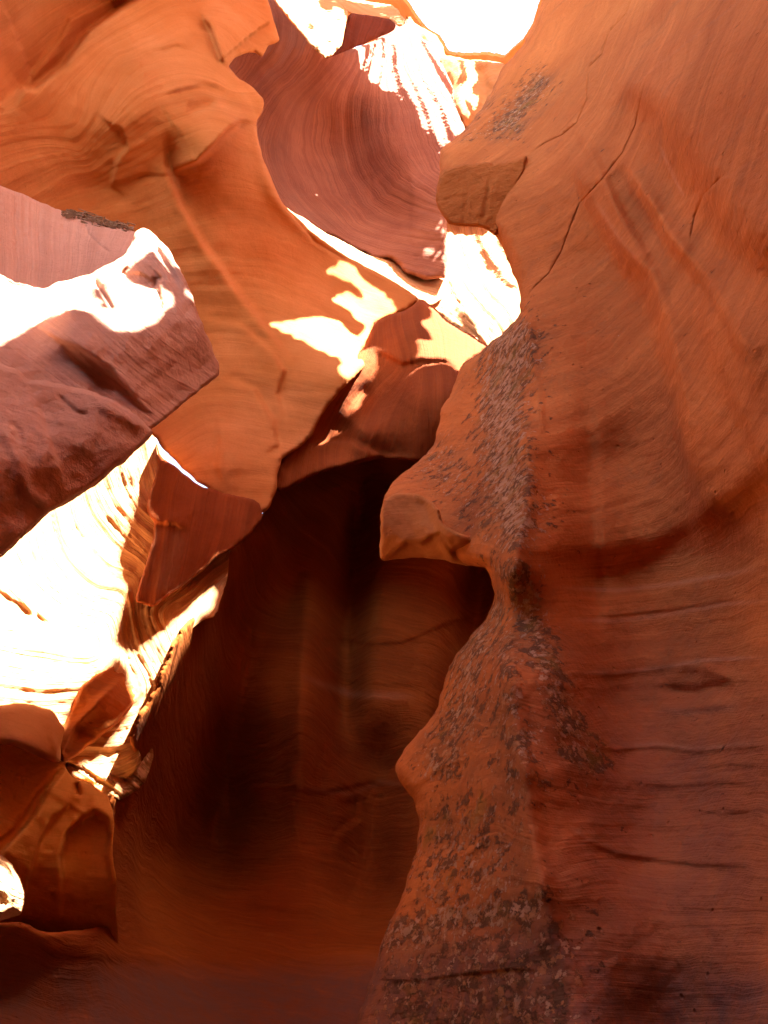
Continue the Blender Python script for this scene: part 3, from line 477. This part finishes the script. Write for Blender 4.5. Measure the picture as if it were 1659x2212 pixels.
# --- left boulders ---------------------------------------------------------------
shelf = Body('rock_shelf', [(-300,380),(-20,394),(0,400),(30,414),(75,430),(110,446),(145,462),(200,476),(250,490),(300,500),(330,540),(300,600),(160,640),(100,650),(0,640),(-300,640)],
 [(-300,380,4.3),(0,410,4.95),(140,460,5.0),(300,500,4.75),(0,600,4.4),(100,620,4.3),(280,540,4.3),(300,600,3.95),(-300,600,3.8)], 'pink', 'pinkish tan rock shelf at the left with scratched face under the twigs', 'rock shelf', sp=5, edge=(10,.10), thick=.8, noise=(.05,120), jit=4, seed=95,
 flow=[(0,[(0,420),(0,600)]),(1.5,[(120,460),(110,600)]),(3.0,[(280,500),(240,570)])], ripple=.012,
 cracks=[([(183,480),(190,505),(215,530),(240,548)],.03,3)])
bA = Body('boulder', [(-300,560),(-60,575),(0,591),(30,610),(60,616),(97,628),(128,608),(162,605),(200,588),(240,571),(270,548),(286,522),(292,500),(304,494),(324,497),(340,515),(356,532),(370,548),(388,580),(404,608),(418,648),(432,690),(448,728),(462,760),(474,792),(472,812),(448,830),(410,862),(380,886),(350,910),(330,926),(260,960),(0,960),(-300,900)],
 [(-300,600,3.268),(0,600,4.028),(100,630,3.990),(0,740,3.496),(150,670,3.458),(160,610,3.952),(300,500,3.800),(300,690,3.306),(370,560,3.610),(400,640,3.496),(472,800,3.610),(330,920,3.306),(250,800,3.268),(100,800,3.306),(0,850,3.192),(-300,850,2.964),(260,580,3.724)],
 'pink', 'big angular boulder on the left with a glaring sunlit top and pinkish shaded face', 'boulder', sp=5, edge=(6,.04), thick=.5, noise=(.05,100), jit=5, seed=97,
 flow=[(0,[(60,720),(200,830),(330,920)]),(1,[(150,680),(260,790),(380,880)]),(2,[(220,690),(330,790),(430,840)]),(3,[(300,600),(380,700),(460,790)])], ripple=.008,
 feats=[('lip',[(75,700),(120,730),(180,760),(240,800),(290,860),(330,900)],.10,4,120),('ridge',[(110,770),(160,780),(210,820),(240,870)],-.05,22),('lip',[(290,560),(260,590),(280,610),(330,625),(350,600),(320,570)],-.10,4,30),('ridge',[(200,600),(225,640),(250,680)],-.08,6),('ridge',[(330,600),(345,640),(350,680)],-.06,5),('ridge',[(330,520),(350,560),(390,620)],-.05,7)],
 stain=[(1,[(110,775),(160,780),(205,815),(225,850)],20,.5)])
bB = Body('boulder', [(-300,790),(-40,780),(0,784),(40,800),(62,820),(100,822),(140,832),(200,846),(240,862),(276,882),(305,905),(333,932),(330,942),(300,968),(272,996),(240,1018),(205,1052),(190,1058),(150,1088),(118,1098),(70,1142),(30,1180),(0,1206),(-60,1240),(-300,1330)],
 [(-300,900,2.584),(0,800,3.154),(100,830,3.116),(250,880,3.078),(330,935,3.154),(0,1000,2.850),(150,950,2.888),(280,980,3.040),(190,1050,3.040),(0,1190,3.040),(-300,1250,2.736)],
 'pink', 'lower pink brown boulder on the left, jutting right to a rough rounded nose', 'boulder', sp=5, edge=(12,.12), thick=.4, noise=(.05,100), jit=4, seed=99,
 feats=[('lip',[(60,830),(90,900),(110,960),(130,1010),(145,1060)],-.05,4,90),('ridge',[(200,860),(270,900),(325,935)],.05,16),('ridge',[(0,900),(40,1000),(60,1060),(110,1100)],.03,14),('ridge',[(120,850),(165,890),(200,900)],-.03,4)],
 stain=[(2,[(70,830),(200,850),(300,900),(330,930),(230,1010),(140,1000),(70,830)],25,.35)])
for b in BODIES: b.build()

# ------------------------------------------------------------------ the rest of the canyon, outside the frame
def sheet(name, fn, nu, nv, mat, label=None, cat=None, kind=None, thick=1.0):
    """closed block whose inner face follows fn(s,t) -> xyz; out of frame rock"""
    s, t = np.meshgrid(np.linspace(0, 1, nu), np.linspace(0, 1, nv)); W = fn(s, t).reshape(-1, 3)
    F = [(j*nu+i, j*nu+i+1, (j+1)*nu+i+1, (j+1)*nu+i) for j in range(nv-1) for i in range(nu-1)]
    me = bpy.data.meshes.new(name); me.from_pydata(W.tolist(), [], F); me.update()
    me.polygons.foreach_set('use_smooth', [True]*len(me.polygons))
    a = me.attributes.new('st', 'FLOAT', 'POINT'); a.data.foreach_set('value', W[:, 2].astype(np.float32))
    me.materials.append(M[mat]); o = bpy.data.objects.new(name, me); COL.objects.link(o); tag(o, label, cat, kind)
    return o
def f_floor(s, t):
    x = -40+80*s; y = -40+80*t; return np.stack([x, y, .12*fbm(x/3, y/3, 5)], -1)
sheet('ground', f_floor, 161, 161, 'sand', kind='structure')
def f_back(s, t):
    a = math.pi*(1.08-1.2*s)+math.pi*1.0                      # curves round behind the camera from left to right
    z = -.3+9.0*t; r = 7.0-.6*t*t+.8*fbm(s*5, t*3, 7)+.4*np.sin(t*5)
    return np.stack([-.6+r*1.1*np.cos(a), -.3+r*np.sin(a), z], -1)
sheet('canyon_wall', f_back, 90, 60, 'deep', kind='structure')
def f_left(s, t):
    y = -3+16*s; z = -.3+(9.0+8*np.clip((s-.5)*6, 0, 1))*t; return np.stack([-5.6-1.4*s+1.2*t*t+.7*fbm(s*4, t*3, 9), y, z], -1)
sheet('canyon_wall', f_left, 60, 50, 'arch', kind='structure')
def f_far(s, t):
    x = -9+20*s; z = -.3+8.5*t; return np.stack([x, 11.5+.8*fbm(s*4, t*3, 9)+.0*x, z], -1)
sheet('canyon_wall', f_far, 80, 50, 'wall', kind='structure')

def f_right(s, t):
    y = -3+15.5*s; z = -.3+11.8*t; return np.stack([3.3+.5*s+.4*fbm(s*4, t*3, 12), y, z], -1)
sheet('canyon_wall', f_right, 60, 50, 'wall', kind='structure')  # unseen sheet put in to close off sun and sky behind the fin

# ------------------------------------------------------------------ sunlit patches: unseen slab added high above, pierced where sun should fall
G = 3.0
gu, gv = np.meshgrid(np.arange(-60, 1720, G), np.arange(-60, 2270, G))
dep = np.full(gu.shape, 1e9); ids = np.full(gu.shape, -1)
for i, b in enumerate(BODIES):
    m = inside(gu, gv, b.outline)
    if not m.any(): continue
    uu, vv = gu[m], gv[m]; hh = b.height(uu, vv, False); d = dep[m]; k = hh < d
    d[k] = hh[k]; dep[m] = d; q = ids[m]; q[k] = i; ids[m] = q
LIT = np.zeros(gu.shape, bool); want = {}
def lit(bodies, poly, amp=0.0, fs=30, stretch=1.0, ang=0.0, seed=0, flow=None):
    sd = sdist(gu, gv, poly)
    if amp:
        c, s_ = math.cos(ang), math.sin(ang); x = (gu*c+gv*s_)/fs; y = (-gu*s_+gv*c)/(fs*stretch)
        sd = sd + amp*(fbm(x, y, seed, 4))
        if flow is not None:
            fl = np.zeros(gu.shape); mm = sd > -60; fl[mm] = flow(gu[mm], gv[mm]); sd = sd + amp*.9*vn(fl*24, fl*0+seed)+amp*.6*vn(fl*50, gv/80)
    if arch in bodies: sd = sd+2
    m = (sd > 0) & np.isin(ids, [BODIES.index(b) for b in bodies]); LIT[m] = True
ALL = [(-100,-100),(1800,-100),(1800,2400),(-100,2400)]
lit([bA], [(-60,540),(0,592),(30,612),(97,628),(130,600),(160,600),(240,566),(270,540),(286,515),(290,485),(325,485),(350,505),(372,540),(410,605),(428,655),(400,645),(370,655),(345,680),(325,692),(290,705),(262,703),(240,690),(215,675),(190,665),(150,668),(120,675),(75,700),(40,725),(0,745),(-60,770)], 5, 22, seed=2)
lit([bowl], [(-80,880),(345,900),(345,960),(345,1060),(500,1150),(490,1190),(475,1260),(455,1322),(400,1345),(366,1402),(350,1450),(300,1530),(285,1560),(250,1700),(-80,1800)], 0)
lit([cave], [(465,1195),(495,1180),(488,1250),(472,1300),(460,1300)], 10, 12, seed=4)
lit([cave], [(400,1335),(440,1315),(425,1350),(380,1420),(360,1470),(340,1450),(365,1400)], 16, 10, seed=4)
lit([cave], [(270,1560),(300,1540),(325,1500),(310,1560),(285,1570)], 10, 10, seed=5)
lit([ledge], [(120,1640),(200,1600),(275,1555),(292,1580),(298,1640),(286,1685),(245,1735),(200,1735),(130,1690)], 10, 14, 2, .8, seed=6)
lit([edgeb], [(-80,1860),(0,1862),(30,1880),(52,1920),(54,1950),(20,1940),(0,1955),(-80,1965)], 14, 12, seed=7)
lit([arch], [(584,705),(630,697),(687,686),(730,700),(738,715),(766,727),(782,720),(797,700),(806,700),(803,750),(870,784),(840,800),(800,812),(757,815),(754,788),(720,770),(690,755),(672,745),(640,735),(620,720)], 10, 8, 4, -1.0, seed=8)
lit([arch], [(723,648),(748,633),(780,650),(810,670),(845,681),(820,692),(797,702),(790,700),(766,684),(755,668)], 10, 7, 4, -.96, seed=9)
lit([arch], [(703,593),(724,588),(730,572),(748,571),(765,590),(785,612),(828,632),(830,640),(800,632),(840,656),(858,676),(838,682),(812,664),(786,640),(755,612),(735,604)], 10, 7, 4, -.96, seed=10)
lit([arch, lintel, strip], [(735,812),(735,790),(760,770),(800,752),(850,776),(875,786),(866,796),(820,812),(760,824)], 4, 9, 1, 0, seed=11)
lit([lintel], [(722,845),(745,812),(778,812),(788,845),(778,885),(758,912),(735,908),(716,928),(700,935),(690,950),(668,968),(655,950),(668,920),(690,880)], 9, 12, 3, -.4, seed=12)
lit([lintel], [(923,650),(955,668),(1005,705),(1070,745),(1080,765),(1040,800),(1000,810),(966,778),(935,778),(905,772),(914,752),(899,735),(942,740),(915,705),(905,690),(925,690),(935,700)], 9, 20, 3, .9, seed=13)
lit([strip], ALL)
lit([bank], [(560,400),(1180,400),(1180,900),(560,900)], 0)
lit([swirl], [(735,148),(770,80),(848,62),(855,30),(905,60),(940,90),(975,150),(1000,210),(1020,270),(1000,300),(960,340),(945,330),(915,290),(900,240),(870,225),(850,200),(800,180),(775,158)], 15, 14, 5, -.25, seed=14, flow=swirl.flow)
lit([swirl], [(925,470),(965,490),(970,505),(940,500)], 6, 20, seed=3)
lit([swirl], [(905,520),(930,530),(965,548),(965,560),(925,548)], 4, 20, seed=3)
lit([slab], ALL); lit([rim1], ALL)
LIT[(ids == BODIES.index(slab)) & (fbm((gu*.6+gv*.8)/26, (gv*.6-gu*.8)/9, 6) > .30-.12*vn(gu/50, gv/50))] = False
m_ = (ids == BODIES.index(swirl)) & (gv < 330) & (gu > 700); fl_ = np.zeros(gu.shape); fl_[m_] = swirl.flow(gu[m_], gv[m_])
LIT[m_ & (vn(fl_*13+fbm(gu/90, gv/140, 3)*.5, gv/230)+.7*vn(fl_*29, gv/160, 4) > .05+.16*fbm(gu/70, gv/110, 9))] = False
lit([rim2], [(1000,130),(1030,125),(1025,230),(1005,210)], 20, 10, 3, seed=5); lit([rim2], [(960,120),(985,120),(985,150),(1020,270),(990,300),(960,200)], 10, 12, 3, seed=15)
lit([cave], [(-60,2080),(0,2084),(30,2106),(-60,2110)], 0)
LIT[(ids == BODIES.index(cave)) & (gv > 2112) & (gu < 700)] = False
# shade inside the lit parts (crevices, pitted strips)
def shade(bodies, poly, amp=4, fs=14, st=1, ang=0, seed=0):
    c, s_ = math.cos(ang), math.sin(ang)
    sd = sdist(gu, gv, poly)+amp*fbm((gu*c+gv*s_)/fs, (-gu*s_+gv*c)/(fs*st), seed, 4)
    LIT[(sd > 0) & np.isin(ids, [BODIES.index(b) for b in bodies])] = False
shade([bA], [(262,582),(290,565),(320,575),(348,592),(330,610),(318,625),(290,610)], 6)
shade([bA], [(300,540),(345,535),(400,600),(410,650),(380,650),(340,610)], 16, 7, 3, .9, 4); shade([bA], [(190,600),(240,600),(250,660),(225,670)], 14, 7, 3, -.6, 5)
shade([bank], [(1020,500),(1030,500),(1080,590),(1118,628),(1100,625),(1050,580)], 5); shade([bank], [(1060,500),(1080,510),(1118,580),(1095,570)], 5)
shade([bank], [(980,660),(1010,690),(1050,745),(1035,750),(1000,715)], 12)

# distance of every sample to the sun plane; the first surface the sun would meet decides each cell
ez = SUN; ex = np.cross([0, 1, 0], ez); ex /= np.linalg.norm(ex); ey = np.cross(ez, ex)
vis = ids >= 0
Wp = to_world(gu[vis], gv[vis], dep[vis]); lt = LIT[vis]; idv = ids[vis]
inner = (idv != BODIES.index(wall)) & (idv != BODIES.index(beak)) & (idv != BODIES.index(jut))
Wp, lt = Wp[inner], lt[inner]
px, py, pz = Wp@ex, Wp@ey, Wp@ez
CELL = .026
PX0, PX1, PY0, PY1 = 2.5, 2.5, 2.5, 2.5
x0, y0 = px.min()-PX0, py.min()-PY0; nx = int((px.max()+PX1-x0)/CELL)+1; ny = int((py.max()+PY1-y0)/CELL)+1
ci = ((px-x0)/CELL).astype(int); cj = ((py-y0)/CELL).astype(int)
val = np.full((nx, ny), np.nan); tz = np.full((nx, ny), -1e9)
o_ = np.argsort(pz); val[ci[o_], cj[o_]] = lt[o_]; tz[ci[o_], cj[o_]] = pz[o_]
# fill gaps between samples from neighbours, leave the far outside closed
known = ~np.isnan(val); f = np.where(known, val, 0.); k = known.astype(float)
def blur(a, r):
    for ax in (0, 1):
        s = a.copy()
        for i in range(1, r+1):
            s = s+np.roll(a, i, ax)+np.roll(a, -i, ax)
        a = s/(2*r+1)
    return a
fb, kb = blur(f, 1), blur(k, 1); fb2, kb2 = blur(f, 4), blur(k, 4)
field = np.where(known, fb/np.maximum(kb, 1e-6), np.where(kb2 > .02, fb2/np.maximum(kb2, 1e-6), 0.)) - .5
GH = float(pz.max())+1.0
# the open sky seen from the canyon floor stays open
ii, jj = np.meshgrid(np.arange(nx), np.arange(ny), indexing='ij')
def cuv(P):
    q = P-CAM; cp, sp = math.cos(PITCH), math.sin(PITCH); zc = q[..., 1]*cp+q[..., 2]*sp; yc = -q[..., 1]*sp+q[..., 2]*cp
    return 829.5+FOC*q[..., 0]/np.maximum(zc, .01), 1106-FOC*yc/np.maximum(zc, .01), zc > 0
PC = (x0+ii*CELL)[..., None]*ex+(y0+jj*CELL)[..., None]*ey+GH*ez
cu, cv_, cz = cuv(PC); skyhole = cz & inside(cu, cv_, [(690,-60),(750,-30),(860,-5),(885,20),(910,50),(950,75),(970,110),(1085,125),(1125,92),(1150,50),(1165,0),(1200,-60)])
field = np.where(skyhole, .5, field)
# marching squares over the closed part (field < 0) -> one slab with ragged holes
def gobo_mesh():
    idx = {}; V = []; F = []
    fld = -field                                      # > 0 = rock
    def vert(key, p):
        if key not in idx: idx[key] = len(V); V.append(p)
        return idx[key]
    A = fld > 0
    # merge fully solid cells into strips to keep the mesh light
    full = A[:-1, :-1] & A[1:, :-1] & A[1:, 1:] & A[:-1, 1:]; anyc = A[:-1, :-1] | A[1:, :-1] | A[1:, 1:] | A[:-1, 1:]
    for i in range(nx-1):
        for j in range(ny-1):
            if not anyc[i, j]: continue
            cs = [(i, j), (i+1, j), (i+1, j+1), (i, j+1)]; poly = []
            if full[i, j]: poly = [vert(c, c) for c in cs]
            else:
                for a in range(4):
                    p, q = cs[a], cs[(a+1) % 4]; fp, fq = fld[p], fld[q]
                    if fp > 0: poly.append(vert(p, p))
                    if (fp > 0) != (fq > 0):
                        t = min(.98, max(.02, fp/(fp-fq))); key = (min(p, q), max(p, q)); poly.append(vert(key, (p[0]+t*(q[0]-p[0]), p[1]+t*(q[1]-p[1]))))
            if len(poly) >= 3: F.append(poly)
    return np.array(V, float), F
GV, GF = gobo_mesh()
gx = x0+(GV[:, 0]+.5)*CELL; gy = y0+(GV[:, 1]+.5)*CELL
def gobo():
    low = GH+.25*fbm(gx/1.5, gy/1.5, 77); top = low+.10
    P = np.vstack([gx[:, None]*ex+gy[:, None]*ey+low[:, None]*ez, gx[:, None]*ex+gy[:, None]*ey+top[:, None]*ez])
    n = len(gx); F = [tuple(f) for f in GF]+[tuple(i+n for i in reversed(f)) for f in GF]
    cnt = set()
    for f in GF:
        for a in range(len(f)): cnt.add((f[a], f[(a+1) % len(f)]))
    F += [(b, a, a+n, b+n) for a, b in cnt if (b, a) not in cnt]
    # unseen outer slabs added round the pierced one to keep sun off the camera side
    bx, by, bz = np.meshgrid([-6.5, 4.5], [-5.5, 4.], [0, 12.]); B = np.stack([bx.ravel(), by.ravel(), bz.ravel()], -1)
    X0, X1 = x0+.5*CELL, x0+(nx-.5)*CELL; Y0, Y1 = y0+.5*CELL, y0+(ny-.5)*CELL
    A0, A1, B0, B1 = min(X0, (B@ex).min())-.5, max(X1, (B@ex).max())+.5, min(Y0, (B@ey).min())-.5, Y1
    def box(a0, a1, b0, b1):
        nonlocal P, F
        if a1-a0 < .3 or b1-b0 < .3: return
        k = len(P); c = [(a, b, c_) for a in (a0, a1) for b in (b0, b1) for c_ in (GH-.1, GH+.5)]
        P = np.vstack([P]+[(a*ex+b*ey+c_*ez)[None] for a, b, c_ in c])
        F += [tuple(k+i for i in q) for q in ((0,1,3,2),(4,6,7,5),(0,4,5,1),(2,3,7,6),(0,2,6,4),(1,5,7,3))]
    box(A0, X0, B0, B1); box(X1, A1, B0, B1); box(X0, X1, B0, Y0); box(X0, X1, Y1, B1)
    # must stay out of the picture
    q = P-CAM; cp, sp = math.cos(PITCH), math.sin(PITCH); zc = q[:, 1]*cp+q[:, 2]*sp; yc = -q[:, 1]*sp+q[:, 2]*cp
    u = 829.5+FOC*q[:, 0]/np.maximum(zc, .01); v = 1106-FOC*yc/np.maximum(zc, .01); infr = (zc > 0) & (u > 0) & (u < 1659) & (v > 0) & (v < 2212)

    me = bpy.data.meshes.new('sun_gobo'); me.from_pydata(P.tolist(), [], F); me.update(); me.materials.append(M['arch'])
    a = me.attributes.new('st', 'FLOAT', 'POINT'); a.data.foreach_set('value', P[:, 2].astype(np.float32))
    o = bpy.data.objects.new('sun_gobo', me); COL.objects.link(o); tag(o, None, None, 'structure')  # unseen gobo added to shape the sunlit patches

gobo()

# ------------------------------------------------------------------ twigs lodged on the shelf
def twigs():
    bm = bmesh.new(); rs = random.Random(4)
    line = resample([(145,460),(170,464),(200,474),(240,486),(280,492)], 3, False)
    for k in range(230):
        u, v = line[rs.randrange(len(line))]; u += rs.gauss(0, 5); v += rs.gauss(0, 4.5)-1
        h = float(shelf.H(np.array([u]), np.array([v]))[0])-.02+rs.uniform(-.03, .03)
        c = to_world(np.array([u]), np.array([v]), np.array([h]))[0]
        a = rs.uniform(0, math.pi); L = rs.uniform(.015, .07) if rs.random() < .9 else rs.uniform(.07, .13); r = rs.uniform(.004, .013)
        d = Vector((math.cos(a), rs.uniform(-.4, .4), math.sin(a)*.2)).normalized(); p0 = Vector(c)-d*L/2; p1 = Vector(c)+d*L/2
        n = d.orthogonal().normalized(); b = d.cross(n); rings = []
        mid = (p0+p1)/2+n*L*rs.uniform(-.15, .15)
        for p, rr in ((p0, r), (mid, r*.9), (p1, r*.35)):
            rings.append([bm.verts.new(p+(n*math.cos(t)+b*math.sin(t))*rr) for t in (0, 2.1, 4.2)])
        for A, B in zip(rings, rings[1:]):
            for i in range(3): bm.faces.new((A[i], A[(i+1) % 3], B[(i+1) % 3], B[i]))
        bm.faces.new(rings[0]); bm.faces.new(rings[2][::-1])
    me = bpy.data.meshes.new('twig_debris'); bm.to_mesh(me); bm.free(); me.materials.append(M['twig'])
    o = bpy.data.objects.new('twig_debris', me); COL.objects.link(o)
    tag(o, 'dark mat of dry twigs and flood debris lodged on top of the pinkish rock shelf', 'twigs', 'stuff')
twigs()
